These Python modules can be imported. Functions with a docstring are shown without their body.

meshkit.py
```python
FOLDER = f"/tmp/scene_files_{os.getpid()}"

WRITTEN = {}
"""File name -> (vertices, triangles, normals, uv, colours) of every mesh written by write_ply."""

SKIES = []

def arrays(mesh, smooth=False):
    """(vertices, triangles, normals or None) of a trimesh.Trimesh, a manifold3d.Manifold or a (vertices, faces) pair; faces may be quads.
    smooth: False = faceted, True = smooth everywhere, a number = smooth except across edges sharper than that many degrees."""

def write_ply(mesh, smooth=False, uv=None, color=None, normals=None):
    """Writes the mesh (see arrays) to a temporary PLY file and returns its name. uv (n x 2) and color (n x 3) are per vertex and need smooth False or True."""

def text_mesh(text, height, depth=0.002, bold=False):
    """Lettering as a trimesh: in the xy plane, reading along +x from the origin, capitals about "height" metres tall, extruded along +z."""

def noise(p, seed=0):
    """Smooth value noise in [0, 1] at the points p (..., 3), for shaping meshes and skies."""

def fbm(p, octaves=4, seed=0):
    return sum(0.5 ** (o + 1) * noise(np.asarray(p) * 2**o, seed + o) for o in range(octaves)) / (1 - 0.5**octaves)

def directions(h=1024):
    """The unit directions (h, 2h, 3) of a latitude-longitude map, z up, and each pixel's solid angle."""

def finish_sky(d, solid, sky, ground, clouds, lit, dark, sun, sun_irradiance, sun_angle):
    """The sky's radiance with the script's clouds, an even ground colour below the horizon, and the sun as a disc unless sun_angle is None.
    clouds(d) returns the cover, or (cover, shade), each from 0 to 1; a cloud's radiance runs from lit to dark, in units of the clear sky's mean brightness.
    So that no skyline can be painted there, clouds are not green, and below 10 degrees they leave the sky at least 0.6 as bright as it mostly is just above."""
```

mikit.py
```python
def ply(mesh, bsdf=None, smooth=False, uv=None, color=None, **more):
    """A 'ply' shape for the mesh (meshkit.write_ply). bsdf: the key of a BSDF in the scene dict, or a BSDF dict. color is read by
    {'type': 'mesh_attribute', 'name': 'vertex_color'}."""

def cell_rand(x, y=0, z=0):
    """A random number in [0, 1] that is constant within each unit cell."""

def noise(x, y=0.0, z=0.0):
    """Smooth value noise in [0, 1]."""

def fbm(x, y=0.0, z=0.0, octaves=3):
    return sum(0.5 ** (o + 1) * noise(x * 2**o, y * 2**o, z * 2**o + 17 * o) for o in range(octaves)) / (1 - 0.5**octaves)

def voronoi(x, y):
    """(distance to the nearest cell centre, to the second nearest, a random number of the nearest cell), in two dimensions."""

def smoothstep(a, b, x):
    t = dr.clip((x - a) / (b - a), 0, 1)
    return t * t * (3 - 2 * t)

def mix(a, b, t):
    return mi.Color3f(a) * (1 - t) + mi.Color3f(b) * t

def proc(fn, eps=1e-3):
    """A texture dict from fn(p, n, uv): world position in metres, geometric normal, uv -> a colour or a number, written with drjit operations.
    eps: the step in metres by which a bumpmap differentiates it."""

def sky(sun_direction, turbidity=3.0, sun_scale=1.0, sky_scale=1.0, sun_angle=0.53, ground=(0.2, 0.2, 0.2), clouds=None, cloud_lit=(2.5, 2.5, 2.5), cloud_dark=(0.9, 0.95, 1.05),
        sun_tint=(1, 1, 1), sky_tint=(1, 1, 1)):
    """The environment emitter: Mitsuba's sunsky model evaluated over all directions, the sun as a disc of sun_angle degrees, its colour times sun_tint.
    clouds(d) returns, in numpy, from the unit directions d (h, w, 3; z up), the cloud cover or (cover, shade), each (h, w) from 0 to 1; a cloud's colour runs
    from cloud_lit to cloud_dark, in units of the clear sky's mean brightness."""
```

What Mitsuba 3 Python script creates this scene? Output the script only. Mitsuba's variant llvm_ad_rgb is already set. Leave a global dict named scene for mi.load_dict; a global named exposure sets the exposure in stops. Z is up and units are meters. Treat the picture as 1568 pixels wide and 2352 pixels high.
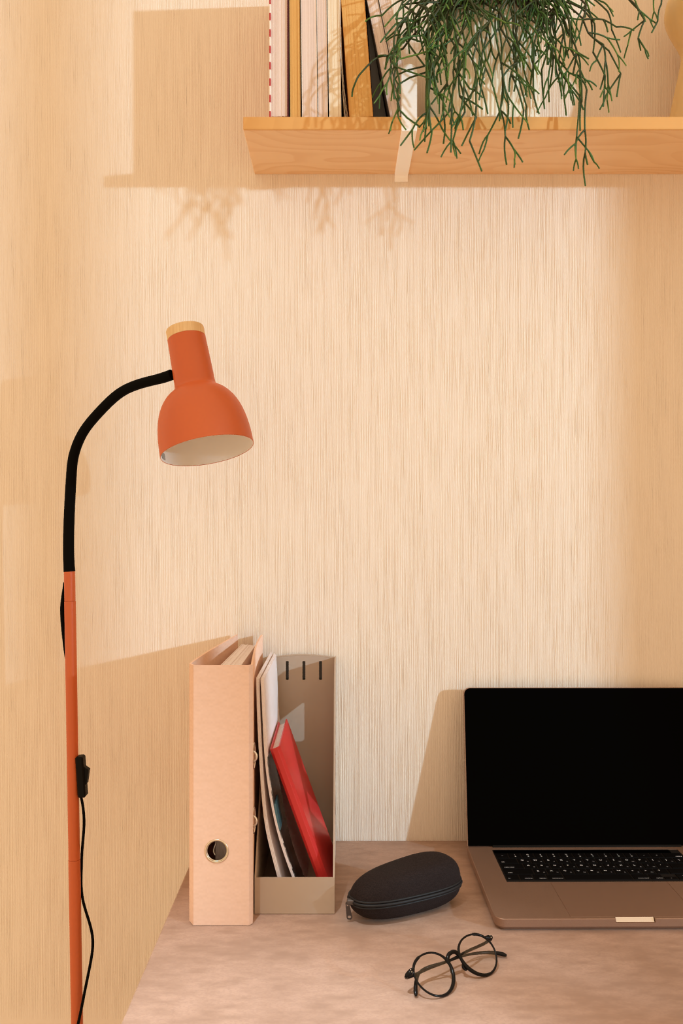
import math, random
import numpy as np, trimesh, manifold3d as m3
import shapely.geometry as sg, shapely.affinity as sa, shapely.ops as so
import drjit as dr, mitsuba as mi
import mikit, meshkit
from mikit import proc, ply, noise, fbm, smoothstep, mix
T = mi.ScalarTransform4f
rng = np.random.default_rng(7); random.seed(7)

# ------------------------------------------------------------------ camera, light, exposure
F, CX, CY, CAM_D, CAM_Z = 2100.0, 784.0, 1176.0, 1.376, 1.244
exposure = 0.0
LAMP = np.array([4.55, -3.5, 2.17])
scene = {'type': 'scene'}
labels = {}
scene['camera'] = {'type': 'perspective', 'fov': 2 * math.degrees(math.atan(CX / F)), 'fov_axis': 'x',
                   'near_clip': 0.05, 'far_clip': 50.0,
                   'to_world': T().look_at(origin=[0, -CAM_D, CAM_Z], target=[0, 0, CAM_Z], up=[0, 0, 1])}
# warm room light from all round, and one small bright daylight-coloured lamp beyond the window on the right
scene['room_light'] = {'type': 'constant', 'radiance': {'type': 'rgb', 'value': [1.18, 0.855, 0.55]}}
scene['lamp_beyond_window'] = {'type': 'disk',
    'to_world': T().look_at(origin=LAMP.tolist(), target=[0, 0, 1.2], up=[0, 0, 1]).scale(0.055),
    'emitter': {'type': 'area', 'radiance': {'type': 'rgb', 'value': [4050, 6200, 7900]}}}
labels['lamp_beyond_window'] = {'label': 'small round bright lamp shining in through the window on the right', 'category': 'lamp'}

# a ceiling spotlight over the front left of the desk
scene['ceiling_spot'] = {'type': 'spot', 'to_world': T().look_at(origin=[-.30, -1.05, 2.62], target=[-.095, -.63, .75], up=[0, 1, 0]),
    'intensity': {'type': 'rgb', 'value': [11.2, 13.2, 14.4]}, 'beam_width': 5.5, 'cutoff_angle': 13.5}

# ------------------------------------------------------------------ helpers
def at(px, py, d):
    """the point that pixel px, py of the photograph shows at d metres from the wall"""
    k = (CAM_D - d) / F
    return np.array([(px - CX) * k, -d, CAM_Z - (py - CY) * k])

def key_of(name, parent=None):
    base = name if parent is None else parent + '__' + name
    k, n = base, 0
    while k in scene or any(q.startswith(k + '__') for q in labels_and_scene()) or k in labels:
        n += 1; k = f'{base}_{n:03d}'
    return k
def labels_and_scene():
    return ()
_used = {}
def new_key(name, parent=None):
    base = name if parent is None else parent + '__' + name
    n = _used.get(base, -1) + 1; _used[base] = n
    return base if n == 0 else f'{base}_{n:03d}'

def thing(name, label, cat, group=None):
    k = new_key(name)
    labels[k] = {'label': label, 'category': cat}
    if group: labels[k]['group'] = group
    return k
def obj(name, mesh, m, parent=None, smooth=False, label=None, **kw):
    k = new_key(name, parent)
    scene[k] = ply(mesh, m, smooth=smooth, **kw)
    if label: labels[k] = {'label': label}
    return k
def struct(name, mesh, m, **kw):
    k = obj(name, mesh, m, **kw); labels[k] = {'label': kw.get('label') or name.replace('_', ' '), 'kind': 'structure'}
    return k

def xf(mesh, M=None, R=None, t=(0, 0, 0)):
    A = np.eye(4)
    if M is not None: A = np.array(M)
    if R is not None: A[:3, :3] = R
    if M is None: A[:3, 3] = t
    m = mesh.copy(); m.apply_transform(A); return m
def cat(ms): return trimesh.util.concatenate(ms)
def box(lo, hi):
    lo, hi = np.array(lo, float), np.array(hi, float)
    b = trimesh.creation.box(extents=hi - lo); b.apply_translation((lo + hi) / 2); return b
def rbox(lo, hi, r, sub=1):
    """box with rounded edges"""
    lo, hi = np.array(lo, float), np.array(hi, float)
    s = trimesh.creation.icosphere(subdivisions=sub, radius=r).vertices
    pts = [s + np.where([i, j, k], hi - r, lo + r) for i in (0, 1) for j in (0, 1) for k in (0, 1)]
    return trimesh.convex.convex_hull(np.vstack(pts))
def cbox(lo, hi, c):
    """box with chamfered edges"""
    lo, hi = np.array(lo, float), np.array(hi, float); pts = []
    for ax in range(3):
        a, b = lo + c, hi - c; a[ax], b[ax] = lo[ax], hi[ax]
        pts += [[(a, b)[i][0], (a, b)[j][1], (a, b)[k][2]] for i in (0, 1) for j in (0, 1) for k in (0, 1)]
    return trimesh.convex.convex_hull(np.array(pts))
def tube(path, rad, n=10, closed=False, flat=1.0, up=None):
    p = np.asarray(path, float); N = len(p)
    r = np.full(N, rad) if np.isscalar(rad) else np.asarray(rad, float)
    tg = (np.roll(p, -1, 0) - np.roll(p, 1, 0)) if closed else np.gradient(p, axis=0)
    tg /= np.linalg.norm(tg, axis=1, keepdims=True) + 1e-12
    u = np.array([0, 0, 1.0]) if up is None else np.array(up, float)
    if abs(u @ tg[0]) > .95: u = np.array([1.0, 0, 0])
    v, f = [], []
    for i in range(N):
        u = u - (u @ tg[i]) * tg[i]; u /= np.linalg.norm(u); w = np.cross(tg[i], u)
        a = np.arange(n) * 2 * np.pi / n
        v.append(p[i] + r[i] * (np.cos(a)[:, None] * u + flat * np.sin(a)[:, None] * w))
    v = np.vstack(v)
    for i in range(N if closed else N - 1):
        j = (i + 1) % N
        for k in range(n):
            k2 = (k + 1) % n
            f += [[i * n + k, i * n + k2, j * n + k2], [i * n + k, j * n + k2, j * n + k]]
    if not closed:
        v = np.vstack([v, p[0], p[-1]])
        for k in range(n):
            k2 = (k + 1) % n
            f += [[len(v) - 2, k2, k], [len(v) - 1, (N - 1) * n + k, (N - 1) * n + k2]]
    return trimesh.Trimesh(v, f[:], process=False)
def spline(pts, n=40):
    from scipy.interpolate import CubicSpline
    p = np.asarray(pts, float); s = np.r_[0, np.cumsum(np.linalg.norm(np.diff(p, axis=0), axis=1) ** .6)]
    return CubicSpline(s, p)(np.linspace(0, s[-1], n))
def lathe(prof, n=64, cap0=False, cap1=False, flute=None):
    """profile of (r, z) pairs turned about z"""
    pr = np.asarray(prof, float); a = np.arange(n) * 2 * np.pi / n; v = []
    for i, (r, z) in enumerate(pr):
        rr = r * (np.ones(n) if flute is None else flute(a, i))
        v.append(np.c_[rr * np.cos(a), rr * np.sin(a), np.full(n, z)])
    v = np.vstack(v); f = []
    for i in range(len(pr) - 1):
        for k in range(n):
            k2 = (k + 1) % n
            f += [[i * n + k, i * n + k2, (i + 1) * n + k2], [i * n + k, (i + 1) * n + k2, (i + 1) * n + k]]
    if cap0:
        v = np.vstack([v, [0, 0, pr[0][1]]]); f += [[len(v) - 1, (k + 1) % n, k] for k in range(n)]
    if cap1:
        v = np.vstack([v, [0, 0, pr[-1][1]]]); b = (len(pr) - 1) * n; f += [[len(v) - 1, b + k, b + (k + 1) % n] for k in range(n)]
    return trimesh.Trimesh(v, f, process=False)
def frame(w, hint=(0, 1, 0)):
    w = np.array(w, float); w /= np.linalg.norm(w)
    x = np.cross(hint, w); x /= np.linalg.norm(x)
    return np.c_[x, np.cross(w, x), w]
def extr(poly, h):
    ps = getattr(poly, 'geoms', [poly])
    return cat([trimesh.creation.extrude_polygon(g, h, engine='earcut') for g in ps])
def to_m(m):
    m = m.copy(); m.merge_vertices()
    return m3.Manifold(m3.Mesh(vert_properties=np.asarray(m.vertices, np.float32), tri_verts=np.asarray(m.faces, np.uint32)))
def from_m(M):
    q = M.to_mesh(); return trimesh.Trimesh(q.vert_properties[:, :3], q.tri_verts, process=False)
def extr_x(poly, x0, x1):
    """polygon in (d, z) extruded along x; d is the distance from the wall"""
    m = extr(poly, x1 - x0)
    v = m.vertices; m.vertices = np.c_[x0 + v[:, 2], -v[:, 0], v[:, 1]]
    m.faces = m.faces[:, ::-1]; m.fix_normals() if False else None
    return m

# ------------------------------------------------------------------ materials
def mat(name, **kw):
    d = {'type': 'principled', **{k: ({'type': 'rgb', 'value': list(v)} if isinstance(v, (tuple, list)) else v) for k, v in kw.items()}}
    scene[name] = {'type': 'twosided', 'b': d}; return name
def diffuse(name, c):
    scene[name] = {'type': 'twosided', 'b': {'type': 'diffuse', 'reflectance': {'type': 'rgb', 'value': list(c)} if isinstance(c, (tuple, list)) else c}}; return name

def paper_col(p, n, uv):
    return mix((0.775, 0.665, 0.545), (0.80, 0.69, 0.57), noise(p.x * 3, p.z * 3))
scene['wallpaper'] = {'type': 'twosided', 'b': {'type': 'diffuse', 'reflectance': proc(paper_col)}}
diffuse('plaster', (0.72, 0.62, 0.50)); diffuse('floor_boards', (0.86, 0.71, 0.51))
mat('white_paint', base_color=(0.90, 0.85, 0.79), roughness=0.45)

def wood_fn(c0, c1, c2):
    def fn(p, n, uv):
        x, y, z = p.x, p.y, p.z
        w = fbm(x * 3.0, y * 9, 3.0, 3)
        r = w * 13 + y * 26 + z * 8
        g = r - dr.floor(r)
        late = smoothstep(0.3, 0.92, g) * (1 - smoothstep(0.92, 1.0, g)) * (0.35 + 0.65 * noise(x * 4, y * 14, 8))
        fine = noise(x * 14, y * 800, z * 800)
        return mix(mix(c0, c1, late * 0.8), c2, fine * 0.3)
    return fn
mat('pine', base_color=proc(wood_fn((0.80, 0.54, 0.31), (0.70, 0.42, 0.21), (0.75, 0.47, 0.25))), roughness=0.5, specular=0.3)
mat('pine_edge', base_color=proc(wood_fn((0.64, 0.345, 0.115), (0.57, 0.29, 0.09), (0.60, 0.31, 0.10))), roughness=0.5, specular=0.3)
def cap_wood(p, n, uv):
    g = noise(p.x * 900 + p.y * 400, 1.0, p.z * 30)
    return mix((0.72, 0.50, 0.26), (0.60, 0.38, 0.17), g)
mat('cap_wood', base_color=proc(cap_wood), roughness=0.5, specular=0.3)
def desk_fn(p, n, uv):
    a = fbm(p.x * 8, p.y * 14, 1.0, 5)
    b = fbm(p.x * 45 + 3, p.y * 110, 2.0, 5)
    c = fbm(p.x * 420, p.y * 620, 4.0, 3)
    base = mix((0.315, 0.198, 0.143), (0.430, 0.283, 0.214), smoothstep(0.22, 0.78, a * 0.45 + b * 0.55))
    w = fbm(p.x * 16 + 9, p.y * 40, 7.0, 4)
    vein = smoothstep(0.475, 0.5, w) * (1 - smoothstep(0.5, 0.525, w)) * smoothstep(0.45, 0.7, a)
    return mix(mix(base, (0.27, 0.17, 0.12), vein * 0.3), (0.31, 0.196, 0.145), smoothstep(0.4, 0.7, c) * 0.3)
mat('concrete_laminate', base_color=proc(desk_fn), roughness=0.5, specular=0.25)
mat('dark_steel', base_color=(0.10, 0.09, 0.085), roughness=0.5)
mat('orange_paint', base_color=(0.485, 0.094, 0.022), roughness=0.42, specular=0.4)
mat('black_rubber', base_color=(0.0035, 0.003, 0.0025), roughness=0.7, specular=0.03)
mat('black_plastic', base_color=(0.005, 0.0045, 0.004), roughness=0.45, specular=0.08)
mat('shade_white', base_color=(0.76, 0.72, 0.68), roughness=0.5, specular=0.2)
mat('sticker_grey', base_color=(0.30, 0.28, 0.25), roughness=0.6)
def kraft_fn(p, n, uv):
    s = noise(p.x * 420, p.y * 420, p.z * 420) * 0.6 + noise(p.x * 130, p.y * 130, p.z * 260) * 0.4
    return mix((0.65, 0.425, 0.300), (0.72, 0.485, 0.36), s)
mat('kraft_board', base_color=proc(kraft_fn), roughness=0.8, specular=0.1)
mat('brass', base_color=(0.72, 0.62, 0.47), metallic=1.0, roughness=0.25)
mat('chrome', base_color=(0.75, 0.70, 0.62), metallic=1.0, roughness=0.2)
diffuse('paper', (0.82, 0.74, 0.71)); diffuse('dark_inside', (0.03, 0.025, 0.02))
mat('grey_plastic', base_color=(0.425, 0.325, 0.243), roughness=0.5, specular=0.3)
mat('red_cover', base_color=(0.53, 0.030, 0.026), roughness=0.4, specular=0.35)
mat('glossy_black', base_color=(0.014, 0.012, 0.010), roughness=0.22, specular=0.35)
mat('teal_tab', base_color=(0.05, 0.13, 0.16), roughness=0.5)
def page_fn(c0, c1, dens):
    def fn(p, n, uv):
        a = noise(uv.x * dens, uv.y * 2.0); b = noise(uv.x * dens * 3.1 + 9, uv.y * 3)
        return mix(c0, c1, smoothstep(0.25, 0.85, a * 0.65 + b * 0.35))
    return fn
mat('pages_pink', base_color=proc(page_fn((0.72, 0.59, 0.52), (0.59, 0.46, 0.39), 1500)), roughness=0.8, specular=0.05)
mat('pages_cream', base_color=proc(page_fn((0.75, 0.64, 0.48), (0.66, 0.53, 0.38), 900)), roughness=0.8, specular=0.05)
mat('pages_amber', base_color=proc(page_fn((0.66, 0.38, 0.13), (0.58, 0.315, 0.095), 700)), roughness=0.7, specular=0.1)
mat('pages_cream2', base_color=(0.76, 0.66, 0.52), roughness=0.8, specular=0.05)
mat('cover_white', base_color=(0.76, 0.70, 0.62), roughness=0.5)
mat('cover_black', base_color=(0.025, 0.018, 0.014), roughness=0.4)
mat('cover_amber', base_color=(0.60, 0.30, 0.08), roughness=0.5)
def stripe_fn(p, n, uv):
    g = p.z * 45.8; s = g - dr.floor(g)
    return mix((0.42, 0.03, 0.03), (0.80, 0.72, 0.64), smoothstep(0.44, 0.48, s))
mat('cover_striped', base_color=proc(stripe_fn), roughness=0.5)
mat('cover_red_black', base_color=(0.10, 0.012, 0.014), roughness=0.4)
mat('pot_ceramic', base_color=(0.80, 0.70, 0.52), roughness=0.4, specular=0.35)
mat('soil', base_color=(0.05, 0.03, 0.02), roughness=0.95)
scene['plant_skin'] = {'type': 'twosided', 'b': {'type': 'principled', 'base_color': {'type': 'mesh_attribute', 'name': 'vertex_color'}, 'roughness': 0.45, 'specular': 0.3}}
scene['key_skin'] = {'type': 'twosided', 'b': {'type': 'principled', 'base_color': {'type': 'mesh_attribute', 'name': 'vertex_color'}, 'roughness': 0.5, 'specular': 0.05}}
mat('vase_glaze', base_color=(0.60, 0.39, 0.16), roughness=0.35, specular=0.4)
def felt_fn(p, n, uv):
    return mix((0.009, 0.006, 0.0055), (0.026, 0.017, 0.0155), noise(p.x * 1500, p.y * 1500, p.z * 1500))
mat('case_fabric', base_color=proc(felt_fn), roughness=0.85, specular=0.12, sheen=0.25)
mat('zip_tape', base_color=(0.012, 0.011, 0.011), roughness=0.55, specular=0.3)
mat('zip_metal', base_color=(0.10, 0.085, 0.08), metallic=0.6, roughness=0.35)
mat('spectacle_black', base_color=(0.004, 0.0035, 0.0035), roughness=0.2, specular=0.18)
mat('temple_purple', base_color=(0.035, 0.022, 0.03), roughness=0.3, specular=0.4)
scene['lens_glass'] = {'type': 'thindielectric', 'int_ior': 1.42}
def alu_fn(p, n, uv): return mix((0.285, 0.168, 0.113), (0.335, 0.205, 0.142), noise(p.x * 2600, p.y * 2600, p.z * 2600))
mat('aluminium', base_color=proc(alu_fn), metallic=0.55, roughness=0.42, specular=0.4)
mat('alu_bright', base_color=(0.70, 0.62, 0.54), metallic=0.8, roughness=0.3)
mat('trackpad_glass', base_color=(0.26, 0.152, 0.102), metallic=0.4, roughness=0.4, specular=0.4)
mat('screen_black', base_color=(0.0006, 0.0006, 0.0006), roughness=0.12, specular=0.012)
mat('key_well', base_color=(0.012, 0.010, 0.009), roughness=0.6, specular=0.1)

# ------------------------------------------------------------------ setting
def ribbed_wall(x0=-.85, x1=.95, z0=0.48, z1=2.25, dx=.00041, dz=.015):
    """the wall's face with its fine embossed vertical ribs, and the plain wall round it"""
    nx, nz = int((x1 - x0) / dx), int((z1 - z0) / dz)
    X, Z = np.meshgrid(np.linspace(x0, x1, nx), np.linspace(z0, z1, nz))
    nz2 = lambda a, b, s: meshkit.noise(np.stack([a, b, a * 0], -1), s)
    wob = 1.0 * nz2(X * 70, Z * 6, 1) + .45 * nz2(X * 300, Z * 26, 2) + .34 * nz2(X * 600, Z * 60, 6)
    ph = X / .00235 + wob * 1.0
    h = np.sin(2 * np.pi * ph) * .5 + .28 * np.sin(2 * np.pi * (ph * 1.73 + 1.6 * nz2(X * 90, Z * 16, 5)))
    h = h * (.5 + .8 * nz2(X * 150, Z * 22, 3))
    edge = np.clip(np.minimum.reduce([X - x0, x1 - X, Z - z0, z1 - Z]) / .02, 0, 1)
    v = np.stack([X, -.00054 * (1 + h) * edge, Z], -1).reshape(-1, 3)
    a = (np.arange(nz - 1)[:, None] * nx + np.arange(nx - 1)[None]).ravel()
    f = np.vstack([np.c_[a, a + 1, a + nx + 1], np.c_[a, a + nx + 1, a + nx]])
    c, L, Rr_, B, Tt = [], -1.8, 2.0, 0, 2.75
    for (p, q, r, t) in ((L, x0, B, Tt), (x1, Rr_, B, Tt), (x0, x1, B, z0), (x0, x1, z1, Tt)):
        c.append(trimesh.Trimesh([[p, 0, r], [q, 0, r], [q, 0, t], [p, 0, t]], [[0, 1, 2], [0, 2, 3]], process=False))
    bb = box((L, .0005, B), (Rr_, .1, Tt)); bb = trimesh.Trimesh(bb.triangles.reshape(-1, 3), np.arange(36).reshape(-1, 3), process=False)
    return cat([trimesh.Trimesh(v, f, process=False)] + c + [bb])
struct('wall_back', ribbed_wall(), 'wallpaper', smooth=True, label='beige wallpaper with fine vertical ribs behind desk and shelf')
struct('floor', box((-1.8, -3.3, -0.05), (2.0, 0.1, 0.0)), 'floor_boards', label='brown floor under desk and lamp')
# right wall with a two-pane window; only its light is in the photograph
WX, W0, WZ0, WZ1 = 1.9, -2.75, 0.55, 2.62
wy = lambda u: LAMP[1] * (WX - u) / (LAMP[0] - u)
W1 = wy(.40)
struct('wall_right', cat([box((WX, W1, 0), (WX + .1, 0, 2.75)), box((WX, -3.3, 0), (WX + .1, W0, 2.75)),
                          box((WX, W0, 0), (WX + .1, W1, WZ0)), box((WX, W0, WZ1), (WX + .1, W1, 2.75))]), 'plaster', label='plain wall on the right holding the window')
k = new_key('window_1'); labels[k] = {'label': 'two-pane window in the right wall', 'kind': 'structure'}
obj('mullion', box((WX, wy(-.535), WZ0), (WX + .03, wy(-.415), WZ1)), 'white_paint', k)
obj('sill', box((WX - .04, W0, WZ0), (WX + .1, W1, WZ0 + .02)), 'white_paint', k)

# ------------------------------------------------------------------ desk
DZ, DL = 0.75, -0.213
k = thing('desk', 'desk with a mottled brown grey concrete-look top, laptop on it', 'desk')
obj('top', cbox((DL, -0.72, DZ - .026), (1.25, -0.0015, DZ), 0.0015), 'concrete_laminate', k)
for x in (DL + .04, 1.17):
    for y in (-.68, -.05): obj('leg', cbox((x, y - .02, 0), (x + .04, y + .02, DZ - .026), .002), 'dark_steel', k)

# ------------------------------------------------------------------ shelf and bracket
SZ0, SZ1, SD, SL, SR = 1.752, 1.769, 0.162, -0.1305, 1.15
k = thing('shelf', 'pale pine wall shelf board holding books and a potted plant', 'shelf')
sh = cbox((SL, -SD + .003, SZ0), (SR, -0.0008, SZ1), 0.0008)
obj('board', sh, 'pine', k)
obj('edge_band', cbox((SL, -SD, SZ0), (SR, -SD + .003, SZ1), 0.0008), 'pine_edge', k, label='amber front edge of the board')
BX = 0.0897
k = thing('shelf_bracket', 'white flat metal strap bracket wrapped round the front of pine shelf', 'bracket')
lip = sg.Polygon([(-.0102, 0), (.0102, 0), (.0102, .078), (-.0102, .078)]).buffer(.0001).union(sg.Point(0, .078).buffer(.0102, 24))
m = extr(lip, .003); m.vertices = np.c_[BX + m.vertices[:, 0], -(SD + .0002) - m.vertices[:, 2], SZ0 - .0026 + m.vertices[:, 1]]; m.faces = m.faces[:, ::-1]
under = cbox((BX - .0102, -SD - .0032, SZ0 - .0032), (BX + .0102, -.0008, SZ0 - .0002), .0005)
back = cbox((BX - .0102, -.0032, SZ0 - .012), (BX + .0102, -.0006, SZ0 - .0002), .0004)
obj('strap', cat([m, under, back]), 'white_paint', k)

# ------------------------------------------------------------------ books on the shelf
def book(label, xl, T_, lean, h, depth, front_d, pages, cover, board=.0022, square=.003, group='books on the shelf', cover_r=None, base=SZ1):
    """xl: left edge at the bottom; lean in degrees to the left"""
    k = thing('book', label, 'book', group)
    def place(m):
        R = trimesh.transformations.rotation_matrix(math.radians(-lean), [0, 1, 0])
        m = m.copy(); m.apply_transform(R); m.apply_translation([xl, -front_d, base + .0004]); return m
    y1 = depth
    lm = cbox((0, 0, 0), (board, y1, h), min(.0006, board * .3)); rm = cbox((T_ - board, 0, 0), (T_, y1, h), min(.0006, board * .3))
    sm = cbox((0, y1 - board, 0), (T_, y1, h), min(.0006, board * .3))
    obj('cover', place(cat([lm, sm] if cover_r else [lm, rm, sm])), cover, k)
    if cover_r: obj('cover', place(rm), cover_r, k)
    # block of leaves: fore-edge in narrow steps of uneven depth
    n = max(6, int((T_ - 2 * board) / .0011)); xs = np.linspace(board, T_ - board, n + 1)
    r2 = np.random.default_rng(int(abs(xl) * 1e5) + n); ms, uvs = [], []
    z0, z1 = (square, h - square) if board > .001 else (.0004, h - .0004)
    for a, b in zip(xs[:-1], xs[1:]):
        q = box((a, square * .8 + r2.uniform(0, .0011), z0 + r2.uniform(0, .0004)), (b, y1 - board, z1 - r2.uniform(0, .0006)))
        ms.append(q); uvs.append(np.c_[q.vertices[:, 0], q.vertices[:, 2]])
    pg = cat(ms); uv = np.vstack(uvs) + [abs(xl), 0]
    obj('pages', place(pg), pages, k, uv=uv)
    return k
kx = lambda px, d=.157: (px - CX) * (CAM_D - d) / F
def bk(label, p0, p1, lean, h, pages, cover, depth=.15, fd=.157, **kw): return book(label, kx(p0, fd), kx(p1, fd) - kx(p0, fd), lean, h, depth, fd, pages, cover, **kw)
bk('hardback with a red and white striped cover, leftmost on the shelf', 618, 662.5, 0, .236, 'pages_pink', 'cover_striped', board=.0020, cover_r='cover_red_black')
bk('thin amber book with a dark cover beside the striped hardback', 664.8, 692, .45, .232, 'pages_amber', 'cover_black', board=.0008, square=.0015)
bk('pale pink paperback with fine page lines right of the thin amber book', 693.4, 729, .6, .230, 'pages_pink', 'cover_white', board=.0006, square=.0008)
bk('thin white paperback fifth from the leaning amber book, fourth from the left end', 730.6, 753, .7, .236, 'pages_pink', 'cover_white', board=.0004, square=.0006)
labels['book_003']['label'] = 'thin white paperback, fourth from the left end of the shelf row'
cream = bk('cream paperback with curled pages, left of the wide leaning amber book', 755.5, 784, .9, .215, 'pages_cream', 'cover_white', board=.0005, square=.0008)
bk('wide amber book with a smooth orange edge leaning slightly left', 803, 857, 4.2, .168, 'pages_amber', 'cover_amber', board=.0005, square=.0008)
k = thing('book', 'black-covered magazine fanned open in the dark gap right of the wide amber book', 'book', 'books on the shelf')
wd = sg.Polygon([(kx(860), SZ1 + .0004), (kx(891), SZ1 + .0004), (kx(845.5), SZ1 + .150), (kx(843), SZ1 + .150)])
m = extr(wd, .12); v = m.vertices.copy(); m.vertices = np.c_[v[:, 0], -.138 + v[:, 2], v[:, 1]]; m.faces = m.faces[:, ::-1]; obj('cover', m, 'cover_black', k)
bk('thick magazine with black cover lines leaning left behind the strap', 895, 922, 11.2, .178, 'pages_pink', 'cover_black', board=.0007, square=.0009)
bk('pale pink book leaning left, last one before the hanging plant', 923.5, 951, 11.2, .180, 'pages_pink', 'cover_white', board=.0007, square=.0010, depth=.13, fd=.157)

# ------------------------------------------------------------------ potted hanging cactus
PC, PR, PH = np.array([0.2, -.0812]), .0788, .160
k = plant = thing('potted_plant', 'hanging stick cactus with thin branching green stems in a ribbed cream pot', 'plant')
NR = 84
def fl(a, i):
    return 1 + (0.0 if i in (0, 1) or i >= 8 else 0.018) * np.abs(np.cos(a * NR / 2)) - (.010 if 2 <= i < 8 else 0)
prof = [(.070, 0), (.076, .002), (PR - .001, .006), (PR, .03), (PR, .06), (PR, .09), (PR, .12), (PR - .0008, PH - .006), (PR - .002, PH - .001), (PR - .004, PH), (PR - .006, PH - .001), (PR - .007, PH - .03)]
m = lathe(prof, NR * 8, cap0=True, flute=fl); m.apply_translation([PC[0], PC[1], SZ1 + .0004]); obj('pot', m, 'pot_ceramic', k, smooth=40)
so_ = lathe([(.0005, .006), (.03, .005), (PR - .0072, .002)], 40); so_.apply_translation([PC[0], PC[1], SZ1 + PH - .024]); obj('soil', so_, 'soil', k)

POTTOP = SZ1 + PH
def fix(p):
    p = p.copy()
    v = p[:2] - PC; r = np.linalg.norm(v)
    if p[2] < POTTOP + .004 and r < PR + .0065: p[:2] = PC + v / max(r, 1e-6) * (PR + .0065)
    if p[2] < SZ1 + .008: p[1] = min(p[1], -SD - .006)
    if p[2] < SZ1 + .0035 and p[1] > -SD - .003: p[2] = SZ1 + .0035
    if p[0] < .10 and p[2] < 1.965: p[1] = min(p[1], -.168)
    if abs(p[0] - BX) < .017 and 1.74 < p[2] < 1.836:
        p[0] = BX + math.copysign(.017, p[0] - BX); p[1] = min(p[1], -.1705)
    p[1] = min(p[1], -.008)
    return p
OLD, MIDC, YOUNG, TIP = np.array([.040, .030, .014]), np.array([.026, .040, .013]), np.array([.034, .092, .016]), np.array([.10, .19, .03])
def stem_mesh(segs):
    vs, fs, cs, n = [], [], [], 0
    for pts, r0, r1, c0, c1 in segs:
        t = tube(pts, np.linspace(r0, r1, len(pts)), 6)
        q = np.r_[np.repeat(np.linspace(0, 1, len(pts)), 6), 0, 1][:, None]
        vs.append(t.vertices); fs.append(t.faces + n); cs.append(c0 * (1 - q) + c1 * q); n += len(t.vertices)
    return (np.vstack(vs), np.vstack(fs)), np.vstack(cs)
def rodr(d, ax, a): return d * math.cos(a) + np.cross(ax, d) * math.sin(a) + ax * (ax @ d) * (1 - math.cos(a))
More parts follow.
